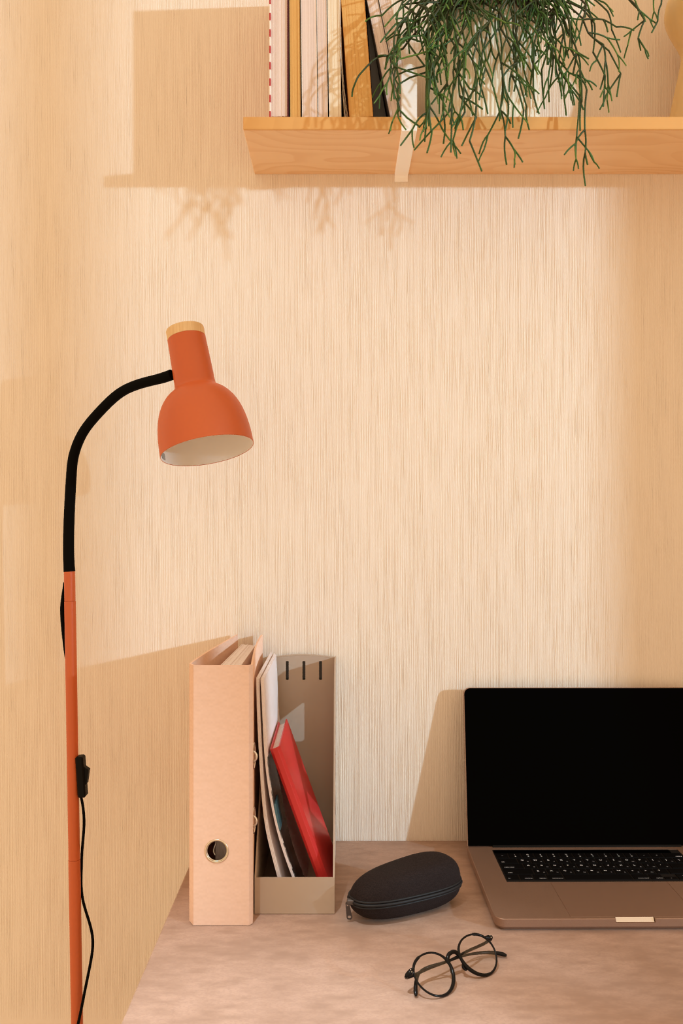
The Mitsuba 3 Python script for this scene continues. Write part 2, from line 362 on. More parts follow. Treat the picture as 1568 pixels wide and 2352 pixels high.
def seg(p, q, r0, r1, c0, c1, R):
    mid = (p + q) / 2 + (R.normal(0, .035, 3) + [0, 0, .05]) * np.linalg.norm(q - p)
    mid = fix(mid)
    t_ = np.linspace(0, 1, 5)[:, None]
    return (p * (1 - t_) ** 2 + (2 * mid - (p + q) / 2) * 2 * t_ * (1 - t_) + q * t_ ** 2, r0, r1, c0, c1)
def twig(p, d, L, order, R, segs):
    d = d / np.linalg.norm(d); q = fix(p + d * L)
    c0, c1 = (MIDC, YOUNG) if order == 0 else (YOUNG, TIP if R.random() < .35 else YOUNG)
    segs.append(seg(p, q, .00123 - .0001 * order, .00108 - .0001 * order, c0, c1, R))
    if order < 2 and R.random() < (.8 - .45 * order):
        dd = q - p; dd /= np.linalg.norm(dd) + 1e-9
        ax = np.cross(dd, R.normal(0, 1, 3)); ax = ax / np.linalg.norm(ax)
        for s in ((1, -1) if R.random() < .75 else (1,)):
            nd = rodr(dd, ax, s * R.uniform(.3, .75)); nd[2] -= .45
            twig(q, nd, L * R.uniform(.6, .95), order + 1, R, segs)
def strand(pts, R, tw=.7, tl=.022):
    """main stem through the given points (world), with twigs at the joints"""
    P_ = [fix(np.array(p, float)) for p in pts]; segs = []
    for i in range(len(P_) - 1):
        a = i / max(1, len(P_) - 2)
        c0 = OLD * (1 - a) + MIDC * a; c1 = OLD * (1 - a) ** 2 + MIDC * (2 * a * (1 - a)) + YOUNG * a * a
        segs.append(seg(P_[i], P_[i + 1], .00145 - .0003 * a, .00135 - .0003 * a, c0, c1, R))
        if i > 0 and R.random() < tw:
            d = P_[i + 1] - P_[i]; d /= np.linalg.norm(d) + 1e-9
            ax = R.normal(0, .5, 3) + [0, 1, 0]; ax /= np.linalg.norm(ax)
            for s in ((1,), (-1,), (1, -1))[R.integers(3)]:
                nd = rodr(d, ax, s * R.uniform(.4, 1.0)); nd[2] -= .22
                twig(P_[i], nd, tl * R.uniform(.7, 1.5), 0, R, segs)
    v, c = stem_mesh(segs)
    obj('stem', v, 'plant_skin', plant, smooth=True, color=c)
def auto(tip, R, crest_h=.03, tw=.7, tl=.022):
    tip = fix(np.array(tip, float)); v = tip[:2] - PC; L = np.linalg.norm(v); u = v / L
    s0 = np.r_[PC + u * R.uniform(.01, .05), POTTOP - .012]
    cr = np.r_[PC + u * (PR + R.uniform(-.004, .012)), POTTOP + crest_h * R.uniform(.5, 1.3)]
    pts = [s0, (s0 + cr) / 2 + [0, 0, .018], cr]
    n = max(2, int(np.linalg.norm(tip - cr) / .030))
    for i in range(1, n + 1):
        s = i / n
        q = cr + (tip - cr) * [math.sin(s * math.pi / 2) ** .9, math.sin(s * math.pi / 2) ** .9, s ** 1.35]
        if i < n: q = q + R.normal(0, .0085, 3) * [1.2, .6, .8]
        pts.append(q)
    strand(pts, R, tw, tl)
R = np.random.default_rng(21)
tips = [(975, 325, .18), (1018, 330, .178), (1035, 350, .185), (1060, 335, .19), (1106, 393, .2), (1163, 378, .19), (1190, 318, .185),
        (1215, 298, .18), (1250, 250, .165), (1344, 427, .19), (1332, 300, .185), (1322, 360, .185), (1385, 245, .15), (1416, 222, .15), (1425, 120, .13),
        (905, 228, .19), (920, 258, .178), (945, 215, .185), (962, 290, .18), (990, 300, .19), (1045, 300, .18), (1085, 265, .19),
        (1120, 262, .185), (1160, 300, .2), (1238, 262, .18), (1262, 200, .16), (1290, 220, .16), (950, 250, .176), (982, 270, .175),
        (1030, 255, .18), (1100, 230, .182), (935, 170, .18), (970, 210, .178), (1180, 210, .175), (1225, 160, .16), (1345, 190, .16),
        (1300, 265, .175), (960, 240, .18), (1005, 220, .185), (1130, 190, .185), (1150, 160, .18), (915, 80, .2)]
for t_ in tips:
    if t_[0] < 1112 and t_[1] > 190: t_ = (t_[0], t_[1], t_[2] + (.055 if t_[0] > 940 else .03))
    auto(at(*t_), R, tw=.5, tl=.026)
for i in range(13):
    auto(at(R.uniform(930, 1330), R.uniform(20, 130), R.uniform(.12, .2)), R, crest_h=.045, tw=.55, tl=.026)
# long arching stems: to the left across the books and to the right towards the vase
strand([np.r_[PC + [-.02, -.04], POTTOP - .01], at(1000, 10, .18), at(960, 70, .185), at(925, 112, .19), at(890, 128, .195), at(850, 145, .2), at(825, 172, .2), at(810, 205, .2), at(808, 222, .2)], R, .25, .014)
strand([np.r_[PC + [.04, -.02], POTTOP - .01], at(1290, 5, .14), at(1340, 45, .14), at(1385, 45, .14), at(1415, 62, .14), at(1456, 70, .14)], R, .35, .016)
strand([np.r_[PC + [.05, .0], POTTOP - .01], at(1330, -70, .13), at(1400, -30, .13), at(1445, 0, .13), at(1468, 26, .13), at(1480, 46, .13), at(1465, 88, .13), at(1471, 116, .13)], R, .9, .018)
strand([np.r_[PC + [.05, .0], POTTOP - .01], at(1380, -120, .12), at(1480, -110, .12), at(1520, -40, .12), at(1518, 10, .12), at(1510, 48, .12), at(1496, 75, .12)], R, .3, .016)
strand([np.r_[PC + [.04, .0], POTTOP - .01], at(1300, -30, .14), at(1345, 10, .15), at(1338, 45, .15), at(1350, 75, .15), at(1385, 102, .15), at(1390, 140, .15), at(1388, 170, .15), at(1378, 205, .15)], R, .9, .022)

# ------------------------------------------------------------------ vase at the right end
k = thing('vase', 'amber hourglass vase at the right edge of the pine shelf', 'vase')
va = spline([(.058, 0), (.060, .004), (.056, .03), (.048, .07), (.0395, .112), (.040, .124), (.052, .150), (.061, .173), (.060, .190), (.050, .212), (.030, .232), (.024, .245), (.027, .262)], 60)
m = lathe(np.vstack([va, va[::-1] * [1, 1] - [.003, 0]]), 64, cap0=True); m.apply_translation([at(1632, 0, .09)[0], -.088, SZ1 + .0004]); obj('body', m, 'vase_glaze', k, smooth=45)

# ------------------------------------------------------------------ floor lamp
k = lamp = thing('floor_lamp', 'orange floor lamp with black gooseneck and bell shade left of the desk', 'lamp')
PD = .10
top = at(159.5, 1311, PD); bot = at(177, 2352, PD); dirp = (top - bot) / np.linalg.norm(top - bot)
foot = bot - dirp * (bot[2] / dirp[2])
def on_pole(py): 
    z = CAM_Z - (py - CY) * (CAM_D - PD) / F
    return foot + dirp * (z / dirp[2])
rP = .0079
zb = [on_pole(2900) * 0 + foot + dirp * .02, on_pole(1974), on_pole(1380), on_pole(1311)]
for i in range(3):
    a, b = zb[i], zb[i + 1]; e = dirp * .0006
    pts = np.array([a + e * .2, a + e * 1.2, b - e * 1.2, b - e * .2]); rr = rP + (0.00025, 0, -.0003)[i]
    obj('pole', tube(pts, [rr - .0005, rr, rr, rr - .0005], 32), 'orange_paint', lamp, smooth=50)
bs = lathe([(.118, 0), (.12, .003), (.12, .012), (.117, .016), (.02, .02), (.012, .024)], 64, cap0=True, cap1=True)
bs.apply_translation([foot[0], foot[1], 0]); obj('base', bs, 'orange_paint', lamp, smooth=40)
# shade
rc = at(476, 1035, .22); w = np.array([-.205, .205, .957]); Fm = frame(w); w = Fm[:, 2]
outer = [(.0594, 0), (.0592, .010), (.0582, .026), (.0560, .040), (.0520, .054), (.0455, .067), (.0375, .0765), (.0305, .082), (.0272, .0855), (.0262, .090), (.0258, .105), (.0252, .130), (.0247, .154)]
o = spline(outer, 70); th = .0010
inner = np.array([(max(r - th, .004), z) for r, z in o if z < .1])
inner = np.vstack([inner, [.004, .099]])
sh_ = lathe(np.vstack([o]), 96); ln = lathe(np.vstack([[o[0][0] - .0001, -.0002], inner]), 96)
rim = lathe([(.0594, 0), (.0590, -.0006), (.0586, -.0002)], 96)
pl = lambda m: xf(m, R=Fm, t=rc)
obj('shade', pl(cat([sh_, rim])), 'orange_paint', lamp, smooth=40)
obj('shade_lining', pl(ln), 'shade_white', lamp, smooth=40, label='white inside of the orange shade')
cp = lathe([(.0246, .1542), (.0247, .166), (.0243, .1672), (.004, .1672)], 64, cap0=True, cap1=True)
obj('cap', pl(cp), 'cap_wood', lamp, smooth=40, label='pale wooden cap on top of the orange shade')
# small grey sticker inside the rim
a0 = math.atan2(*(Fm[:, :2].T @ np.array([-.95, .16, 0]))[::-1]); aa = a0 + np.linspace(-.10, .10, 9); v, f = [], []
for z in (.003, .012):
    for q in aa: rr = .0578; v.append([rr * math.cos(q), rr * math.sin(q), z])
for i in range(8): f += [[i, i + 1, i + 10], [i, i + 10, i + 9]]
obj('sticker', pl(trimesh.Trimesh(v, f, process=False)), 'sticker_grey', lamp)
# gooseneck
neck_end = rc + w * .098 + Fm @ np.array([0, 0, 0])
ne = at(389, 862, .198)
path = spline([on_pole(1311) - dirp * .001, on_pole(1200) + [.0005, 0, 0], at(164, 1090, .102), at(169, 1048, .104), at(188, 998, .112), at(222, 953, .128), at(262, 913, .145), at(292, 893, .158), at(330, 879, .174), at(362, 871, .188), ne + [.003, -.001, .0006]], 90)
rad = np.interp(np.linspace(0, 1, 90), [0, .02, .45, .9, 1], [.0079, .0076, .0068, .0066, .0070])
obj('gooseneck', tube(path, rad, 24), 'black_rubber', lamp, smooth=50)
# flat cord loop behind the pole, switch and cord
lp = spline([on_pole(1338) + [-.0085, .004, 0], on_pole(1352) + [-.0095, .004, 0], on_pole(1385) + [-.0115, .004, 0], on_pole(1420) + [-.012, .004, 0], on_pole(1470) + [-.0100, .004, 0], on_pole(1520) + [-.0070, .005, 0], on_pole(1548) + [-.003, .009, 0]], 30)
obj('cord', tube(lp, np.interp(np.linspace(0, 1, 30), [0, .1, .3, .7, 1], [.0016, .0018, .0032, .0026, .0016]), 12), 'black_rubber', lamp, smooth=60)
sk = cbox((-.0055, -.008, -.0285), (.0055, .008, .0285), .002); ro = trimesh.convex.convex_hull(np.array([[.005, y, z] for y in (-.0045, .0045) for z in (-.012, .014)] + [[.0115, y, .009] for y in (-.0042, .0042)] + [[.0075, y, -.010] for y in (-.0042, .0042)]))
sw_t = on_pole(1782) + [.0125, -.001, 0]; tilt = trimesh.transformations.rotation_matrix(math.radians(-4), [0, 1, 0])
s_k = obj('switch', xf(xf(sk, M=tilt), t=sw_t), 'black_plastic', lamp)
obj('rocker', xf(xf(ro, M=tilt), t=sw_t), 'black_plastic', s_k)
c1 = spline([on_pole(1828) + [.0105, 0, 0], on_pole(1850) + [.013, 0, 0], at(193, 1890, PD), at(190, 1935, PD), on_pole(1975) + [.007, .012, 0], on_pole(2010) + [.006, .012, 0], on_pole(2062) + [.009, .004, 0], at(204, 2115, PD + .004), at(213, 2160, PD + .008), at(208, 2210, PD + .01), at(196, 2270, PD + .014), at(184, 2330, PD + .016), at(170, 2400, PD + .016), at(158, 2560, PD + .01), at(165, 2900, PD), np.r_[foot[0] - .03, foot[1] + .1, .004], np.r_[foot[0] - .3, -.03, .004]], 140)
obj('cord', tube(c1, .0019, 10), 'black_rubber', lamp, smooth=60)

# ------------------------------------------------------------------ lever arch binder
k = binder = thing('binder', 'tall kraft cardboard lever arch binder standing on the desk beside the grey magazine file', 'binder')
Z0, BH = DZ + .0006, .3105
pl_ = spline([(-.1558, .010), (-.1645, .085), (-.1755, .18), (-.1818, .255), (-.1826, .272)], 16).tolist() + [(-.1762, .2835), (-.1110, .2835), (-.1075, .2790)] + spline([(-.1078, .276), (-.1128, .2), (-.1178, .10), (-.1185, .012)], 14).tolist()
cov = extr(sg.LineString(pl_).buffer(.0012, cap_style=2, join_style=1, quad_segs=4), BH)
cov.vertices = np.c_[cov.vertices[:, 0], -cov.vertices[:, 1], cov.vertices[:, 2] + Z0]; cov.faces = cov.faces[:, ::-1]
hx, hz = -.1487, at(497, 1955, .285)[2]
drill = trimesh.creation.cylinder(radius=.0125, height=.04, sections=48); drill.apply_transform(trimesh.transformations.rotation_matrix(math.pi / 2, [1, 0, 0])); drill.apply_translation([hx, -.285, hz])
cov = from_m(to_m(cov) - to_m(drill)); obj('cover', cov, 'kraft_board', k, smooth=30)
tor = lambda c, R_, r, sx=1, sz=1: tube([[c[0] + sx * R_ * math.cos(a), c[1], c[2] + sz * R_ * math.sin(a)] for a in np.arange(48) * 2 * np.pi / 48], r, 10, closed=True, flat=.7)
obj('finger_ring', cat([tor((hx, -.2852, hz), .0133, .0011), tor((hx, -.2835, hz), .0124, .0011)]), 'brass', k, smooth=60)
# leaves and mechanism inside
lm_ = []
for i in range(22):
    x = -.1545 + i * .00125; lm_.append(box((x - .0006, -.252 + rng.uniform(0, .002), Z0 + .004), (x + .0006, -.030 - i * .0005, Z0 + .2985 + rng.uniform(-.0006, .0006))))
    v = lm_[-1].vertices; v[:, 0] += .0085 * ((v[:, 1] + .252) / .22) ** 1.3 * (1 - i / 30)
labels[obj('leaves', cat(lm_), 'paper', k)] = {'label': 'white paper leaves inside the binder', 'kind': 'stuff'}
pm = cat([cbox((-.1600, -.2795, Z0 + .10), (-.1250, -.2775, Z0 + .26), .0004)]); obj('mechanism_plate', pm, 'cover_black', k)
lv = spline([(hx - .004, -.274, hz + .05), (hx - .004, -.270, hz + .012), (hx - .0035, -.268, hz + .004), (hx - .006, -.268, hz - .004), (hx - .004, -.270, hz - .010)], 24)
obj('lever', tube(lv, .0011, 8), 'chrome', k, smooth=60)
for py in (1737, 1885):
    z = CAM_Z - (py - CY) * (CAM_D - .262) / F
    ring = tube([[-.1070 + .0012 * math.cos(a) , -.2600 + .0062 * math.cos(a), z + .0155 * math.sin(a)] for a in np.arange(32) * 2 * np.pi / 32], .0010, 8, closed=True)
    hub = spline([(-.1100, -.262, z - .006), (-.1055, -.2635, z - .005), (-.1030, -.264, z), (-.1055, -.2635, z + .005), (-.1100, -.262, z + .006)], 14)
    obj('eyelet', cat([ring, tube(hub, .0016, 8)]), 'chrome', k, smooth=60, label='chrome eyelet and ring tip on the side of the binder')

# ------------------------------------------------------------------ magazine file
k = mfile = thing('magazine_file', 'grey plastic magazine file holding papers and a red book', 'magazine file')
XL, XR, DB, DF = -.1068, -.0085, .0035, .2535
prof_s = sg.Polygon([(DB, Z0), (DF, Z0), (DF, Z0 + .0444), (.080, Z0 + .265), (.068, Z0 + .274), (DB, Z0 + .277)])
slots = [sg.Polygon([(.0447, Z0 + .224), (.0447, Z0 + .163), (.098, Z0 + .183), (.085, Z0 + .196)]), sg.Polygon([(.100, Z0 + .164), (.056, Z0 + .143), (.046, Z0 + .097), (.123, Z0 + .143)]),
         sg.Polygon([(.161, Z0 + .125), (.0445, Z0 + .0535), (.054, Z0 + .027), (.188, Z0 + .107)])]
slots = [q.buffer(-.003).buffer(.003) for q in slots]
side = prof_s
for s in slots: side = side.difference(s)
def extx(poly, x0, x1):
    m = extr(poly, x1 - x0); v = m.vertices.copy(); m.vertices = np.c_[x0 + v[:, 2], -v[:, 0], v[:, 1]]; m.faces = m.faces[:, ::-1]; return m
for x in (XL, XR - .002): obj('side_panel', extx(side, x, x + .002), 'grey_plastic', k)
fp = sg.Polygon([(XL + .002, Z0), (XR - .002, Z0), (XR - .002, Z0 + .0444), (XL + .002, Z0 + .0444)])
def exty(poly, d0, d1):
    m = extr(poly, d1 - d0); v = m.vertices.copy(); m.vertices = np.c_[v[:, 0], -d1 + v[:, 2], v[:, 1]]; m.faces = m.faces[:, ::-1]; return m
obj('front_panel', exty(fp, DF - .002, DF), 'grey_plastic', k)
DBK = DB
bp = sg.Polygon([(XL + .002, Z0 + .002), (XR - .002, Z0 + .002)] + [(XR - .002 - (XR - XL - .004) * t, Z0 + .275 + .004 * math.sin(math.pi * t)) for t in np.linspace(0, 1, 12)])
for px in (660, 698, 736):
    x = (px - CX) * (CAM_D - .005) / F
    bp = bp.difference(sg.box(x - .0021, at(0, 1560, .005)[2], x + .0021, at(0, 1517, .005)[2]).buffer(-.0009).buffer(.0009))
obj('back_panel', exty(bp, DB + .005, DB + .007), 'grey_plastic', k)
obj('rear_wall', exty(sg.box(XL + .002, Z0, XR - .002, Z0 + .272), DB, DB + .001), 'cover_black', k)
lipm = tube([[XR - .002 - (XR - XL - .004) * t, -DB - .0040, Z0 + .2752 + .004 * math.sin(math.pi * t)] for t in np.linspace(0, 1, 16)], .0016, 8); obj('rim', lipm, 'grey_plastic', k, smooth=50)
obj('bottom_panel', box((XL + .002, -DF + .002, Z0), (XR - .002, -DB - .001, Z0 + .002)), 'grey_plastic', k)

def sheet(front, thick, d_front, d_back, bow=0.0):
    """booklet bent along a front curve [(x, z)] from top to bottom, running back towards the wall"""
    c = spline(front, 22); tg = np.gradient(c, axis=0); tg /= np.linalg.norm(tg, axis=1)[:, None]; nn = np.c_[-tg[:, 1], tg[:, 0]]
    if nn[:, 0].mean() > 0: nn = -nn
    ring = np.vstack([c, (c - nn * thick)[::-1]])
    a = np.c_[ring[:, 0], np.full(len(ring), -d_front), ring[:, 1]]; b = np.c_[ring[:, 0] + bow, np.full(len(ring), -d_back), ring[:, 1]]
    n = len(ring); v = np.vstack([a, b]); f = []
    for i in range(n):
        j = (i + 1) % n; f += [[i, n + i, n + j], [i, n + j, j]]
    h = len(c)
    for i in range(h - 1):
        p, q = i, n - 1 - i
        f += [[p, p + 1, q - 1], [p, q - 1, q], [n + p, n + q - 1, n + p + 1], [n + p, n + q, n + q - 1]]
    m = trimesh.Trimesh(v, f, process=False); m.fix_normals(); return m
c4 = lambda x, y, d: (lambda p: (p[0], p[2]))(at(400 + x / 3.136, 1400 + y / 3.136, d))
ZB = Z0 + .0024
def curve(pts, d):
    c = [c4(x, y, d) for x, y in pts]; a, b = np.array(c[-2]), np.array(c[-1])
    e = b + (b - a) / (a[1] - b[1]) * (b[1] - ZB); return c + [tuple(e)]
A = curve([(590, 492), (598, 800), (613, 1100), (645, 1500), (683, 1700), (735, 1900)], .236)
B = curve([(621, 500), (640, 900), (662, 1180), (716, 1500), (775, 1720), (838, 1900)], .232)
def leafset(c, n, off, th, d0, d1): return [np.array(c) + [i * off, 0] for i in range(n)]
for nm, lab, c, nl, d0 in (('document', 'white paper document bent against the left side of the magazine file', A, 3, .236), ('document', 'white printed booklet bent between the other white document and the black notebook', B, 3, .232)):
    kk = thing(nm, lab, 'document', 'papers in the magazine file')
    for i in range(nl): obj('leaf', sheet([(x + i * .00118, z - i * .0012 if j == 0 else z) for j, (x, z) in enumerate(c)], .0011, d0 - i * .003, .022 + i * .002, bow=.0015), 'paper', kk)
# black glossy notebook leaning under the red book
N_ = curve([(671, 1060), (677, 1180), (732, 1500), (791, 1720), (854, 1900)], .226)
kk = thing('notebook', 'glossy black notebook standing between the white booklet and the red book', 'notebook')
obj('cover', sheet(N_, .0022, .226, .045), 'glossy_black', kk)
tb = sheet([c4(718, 1400, .2265), c4(734, 1500, .2265), c4(753, 1590, .2265)], .0026, .2268, .19)
obj('tab', tb, 'teal_tab', kk, label='teal paper tab')
# red book, spine to the viewer
kk = thing('book', 'red hardcover book leaning left inside the grey magazine file', 'book')
lean = 20.0; H_, D_, TH = .197, .152, .0118
bx0 = np.array([-.0113, -.222, ZB + .0100])
Rr = trimesh.transformations.rotation_matrix(math.radians(-lean), [0, 1, 0])
def rb(m): m = m.copy(); m.apply_transform(Rr); m.apply_translation(bx0); return m
cs = sg.LineString([(-TH, D_), (-TH, .003), (-TH + .003, 0), (-.003, -.0004), (0, .003), (0, D_)]).buffer(.0009, cap_style=2, join_style=1)
obj('cover', rb(extr(cs, H_)), 'red_cover', kk, smooth=30)
pg, uvs = [], []
for i in range(13):
    a = -TH + .0009 + i * (TH - .0018) / 13; q = box((a, .0022 + .0008 * (i % 2), .003), (a + (TH - .0018) / 13 - .00005, D_ - .004, H_ - .0035 - .0004 * (i % 3))); pg.append(q); uvs.append(np.c_[q.vertices[:, 0], q.vertices[:, 1]])
obj('pages', rb(cat(pg)), 'paper', kk)

for q in range(3):
    obj('leaf', sheet([(kx(781 + q), SZ1 + .125), (kx(784 + q * 1.5), SZ1 + .065), (kx(788 + q * 2.5), SZ1 + .028), (kx(793 + q * 3.2), SZ1 + .0012)], .0004, .154 - q * .002, .03), 'pages_cream2', cream)
# ------------------------------------------------------------------ spectacle case
k = case = thing('glasses_case', 'dark charcoal zipped hard glasses case lying on desk beside laptop', 'glasses case')
Lc, Wc = .0765, .035
yaw = math.radians(30); ax = np.array([math.cos(yaw), math.sin(yaw), 0]); bx = np.array([-math.sin(yaw), math.cos(yaw), 0])
cc = np.array([.0795, -.240, DZ + .0265])
sp = lambda c, e: np.sign(c) * np.abs(c) ** e
def plan(phi):
    u, v = sp(np.cos(phi), .74), sp(np.sin(phi), .74)
    wv = (0.86 + .14 * (u + 1) / 2)
    return u, v * wv
def shell(sign):
    ph = np.linspace(0, 2 * np.pi, 97)[:-1]; th = np.linspace(0, math.pi / 2, 22); v = []
    for t in th:
        c, s = sp(math.cos(t), .40 if sign > 0 else .62), sp(math.sin(t), .92 if sign > 0 else .72)
        u, w_ = plan(ph); hh = (.0385 * (.66 + .34 * (u * c + 1) / 2) if sign > 0 else .0262 * np.ones_like(u))
        skew = -.003 * s if sign > 0 else 0
        v.append(cc + (u * c * Lc)[:, None] * ax + (w_ * c * Wc + skew)[:, None] * bx + (sign * s * hh)[:, None] * np.array([0, 0, 1.]))
    v = np.vstack(v); n = 96; f = []
    for i in range(len(th) - 1):
        for kq in range(n):
            k2 = (kq + 1) % n; q = [[i * n + kq, i * n + k2, (i + 1) * n + k2], [i * n + kq, (i + 1) * n + k2, (i + 1) * n + kq]]
            f += q if sign > 0 else [x[::-1] for x in q]
    m = trimesh.Trimesh(v, f, process=False); return m
obj('upper_shell', shell(1), 'case_fabric', k, smooth=True); obj('lower_shell', shell(-1), 'case_fabric', k, smooth=True)
def band(off, z, r, m_, nm):
    ph = np.arange(120) * 2 * np.pi / 120; u, v = plan(ph)
    p = cc + (u * (Lc + off))[:, None] * ax + (v * (Wc + off))[:, None] * bx + np.array([0, 0, z]); obj(nm, tube(p, r, 8, closed=True), m_, k, smooth=60)
band(.0002, .0034, .0014, 'zip_tape', 'piping'); band(.0002, -.0034, .0014, 'zip_tape', 'piping'); band(.0006, 0, .0020, 'zip_tape', 'zip')
e0 = cc - ax * (Lc + .0022)
sl = obj('zip_slider', rbox(e0 + [-.005, -.0035, -.003], e0 + [.004, .0035, .003], .0014), 'zip_metal', k, smooth=30)
pull = sg.Polygon([(-.0021, 0), (.0021, 0), (.0034, -.019), (-.0034, -.019)]).union(sg.Point(0, -.0190).buffer(.0034)).union(sg.Point(0, 0).buffer(.0021)).difference(sg.Point(0, -.0188).buffer(.0021)).difference(sg.box(-.0009, -.004, .0009, -.0005))
pm = extr(pull, .0012); v = pm.vertices.copy(); pm.vertices = np.c_[v[:, 0], v[:, 2] - .0006 - (v[:, 1] * -.28) * -1, v[:, 1]]
pm.faces = pm.faces[:, ::-1]; pm.apply_transform(trimesh.transformations.rotation_matrix(math.radians(-8), [0, 1, 0])); pm.apply_translation(e0 + [-.0045, -.002, -.001])
obj('zip_pull', pm, 'zip_metal', k)

# ------------------------------------------------------------------ spectacles
k = spec = thing('eyeglasses', 'folded black round eyeglasses with clear lenses lying on the desk', 'glasses')
cL, cR = at(996, 2236, CAM_D - .945), at(1097, 2193, CAM_D - .987)
zc = DZ + .0172
cL[2] = cR[2] = zc
mid = (cL + cR) / 2; ga = cR - cL; ga[2] = 0; sep = np.linalg.norm(ga) / 2; ga /= np.linalg.norm(ga)
gn = np.array([ga[1], -ga[0], 0]); th = math.radians(47)
gu = -gn * math.sin(th) + np.array([0, 0, math.cos(th)]); gf = np.cross(ga, gu)
G = lambda a, u, n=0: mid + ga * a + gu * u + gf * n
ea, eb = .0245, .0216
for s, nm in ((-1, 'rim'), (1, 'rim')):
    ph = np.arange(72) * 2 * np.pi / 72
    pts = np.array([G(s * sep + ea * math.cos(a), eb * math.sin(a) + .0010 * math.cos(2 * a)) for a in ph])
    inner_side = (np.cos(ph) * -s + 1) / 2; low = (1 - np.sin(ph)) / 2
    r = .0010 + .0016 * inner_side ** 2 * low + .0006 * np.maximum(0, np.sin(ph)) * (np.cos(ph) * s > .3)
    obj('rim', tube(pts, r, 10, closed=True), 'spectacle_black', k, smooth=60)
    lp_ = np.array([G(s * sep + .97 * ea * math.cos(a), .97 * eb * math.sin(a)) for a in ph]); v = np.vstack([lp_, G(s * sep, 0, .0006)])
    obj('lens', (v, np.array([[i, (i + 1) % 72, 72] for i in range(72)])), 'lens_glass', k, smooth=True)
    pad = spline([G(s * (sep - ea + .001), -.002, -.001), G(s * (sep - ea - .0002), -.006, -.003), G(s * (sep - ea + .001), -.010, -.002)], 10)
    obj('nose_pad', tube(pad, [.0008, .0012, .0015, .0017, .0018, .0018, .0016, .0014, .0012, .0008], 8), 'spectacle_black', k, smooth=60)
    hp = G(s * (sep + ea + .0035), .0095); ee = tube(np.array([G(s * (sep + ea * .86), .0115), G(s * (sep + ea + .0005), .0105), hp, G(s * (sep + ea + .0055), .009, -.004)]), [.0018, .0026, .0028, .0022], 10, flat=1.0)
    hk = obj('end_piece', ee, 'spectacle_black', k, smooth=60)
    for q in (-.0012, .0012): rv = trimesh.creation.icosphere(subdivisions=1, radius=.0007); rv.apply_translation(G(s * (sep + ea + .0022), .0102 + q, .0026)); obj('rivet', rv, 'chrome', hk, smooth=True)
br = spline([G(-sep + ea - .0002, .003), G(-.006, .0095, .0012), G(0, .0112, .002), G(.006, .0095, .0012), G(sep - ea + .0002, .003)], 20)
obj('bridge', tube(br, .0021, 10), 'spectacle_black', k, smooth=60)
W = lambda px, py, z: at(px, py, CAM_D - (CAM_Z - z) * F / (py - CY))
tB = spline([G(sep + ea + .0055, .009, -.004), G(sep + ea - .001, .0085, -.0085), W(1069, 2187, .7705), W(1025, 2209, .7685), W(972, 2226, .7665), W(957, 2247, .763), W(954, 2270, .757), W(955, 2287, .7530)], 44)
tA = spline([G(-sep - ea - .0055, .009, -.004), G(-sep - ea + .001, .0085, -.0105), W(985, 2224, .764), W(1015, 2213, .7625), W(1062, 2196, .760), W(1127, 2188, .7555), W(1163, 2195, .7530)], 44)
for tt in (tB, tA):
    r = np.interp(np.linspace(0, 1, 44), [0, .1, .7, .9, .97, 1], [.0017, .0016, .0013, .0021, .0023, .0012])
    obj('temple', tube(tt, r, 10), 'spectacle_black', k, smooth=60)

# ------------------------------------------------------------------ laptop
k = lap = thing('laptop', 'open grey laptop with a black screen and black keyboard on the desk', 'laptop')
LW = .342; lyaw = math.radians(.4)
Lm = trimesh.transformations.rotation_matrix(lyaw, [0, 0, 1]); Lm[:3, 3] = [.3510, -.0670, DZ]
pl2 = lambda m: xf(m, M=Lm)
KX = -.006
plk = lambda m: pl2(xf(m, t=(KX, 0, 0)))
def rrect(x0, y0, x1, y1, r): return sg.box(x0 + r, y0 + r, x1 - r, y1 - r).buffer(r, quad_segs=8)
HB = .0148
pb = rrect(-LW / 2, -.2315, LW / 2, .009, .012)
def layers(specs):
    """stack of rings (polygon, z) closed top and bottom"""
    rings = [np.array(p.exterior.coords)[:-1] for p, _ in specs]
    return rings
def bevel_slab(poly, z0, z1, b0, b1):
    hull = []
    for p, z in ((poly.buffer(-b0), z0), (poly, z0 + b0), (poly, z1 - b1), (poly.buffer(-b1), z1)):
        c = np.array(p.exterior.coords)[:-1]; hull.append(np.c_[c, np.full(len(c), z)])
    return trimesh.convex.convex_hull(np.vstack(hull))
body = bevel_slab(pb, .0010, HB, .0045, .0006)
well = box((-.1318, -.1235, HB - .0012), (.1318, -.0110, HB + .01)); tpw = box((-.0758, -.2265, HB - .0005), (.0758, -.1262, HB + .01)); notch = extr(sg.box(-.0225, -.2345, .0225, -.2262).buffer(.001), .02)
notch.apply_translation([KX, 0, HB - .0048]); well.apply_translation([KX, 0, 0]); tpw.apply_translation([KX, 0, 0])
bodym = from_m(to_m(body) - to_m(well) - to_m(tpw) - to_m(notch))
obj('base', pl2(bodym), 'aluminium', lap)
nl = trimesh.convex.convex_hull(np.array([[x, y_, z_] for x in (-.0226, .0226) for y_, z_ in ((-.2303, HB - .0046), (-.2262, HB - .0003), (-.2262, HB - .0046))])); obj('notch', plk(nl), 'alu_bright', lap)
obj('trackpad', plk(cbox((-.0754, -.2261, HB - .0004), (.0754, -.1266, HB - .00005), .0002)), 'trackpad_glass', lap)
for x in (-.15, .15):
    for y in (-.21, -.01): obj('foot', pl2(cbox((x - .006, y - .006, 0.0003), (x + .006, y + .006, .0016), .0006)), 'black_plastic', lap)
kb = obj('keyboard', plk(box((-.1317, -.1234, HB - .0011), (.1317, -.0111, HB - .0006))), 'key_well', lap)
obj('touch_bar', plk(cbox((-.1303, -.0235, HB - .0006), (.1185, -.0125, HB + .0002), .0003)), 'screen_black', lap)
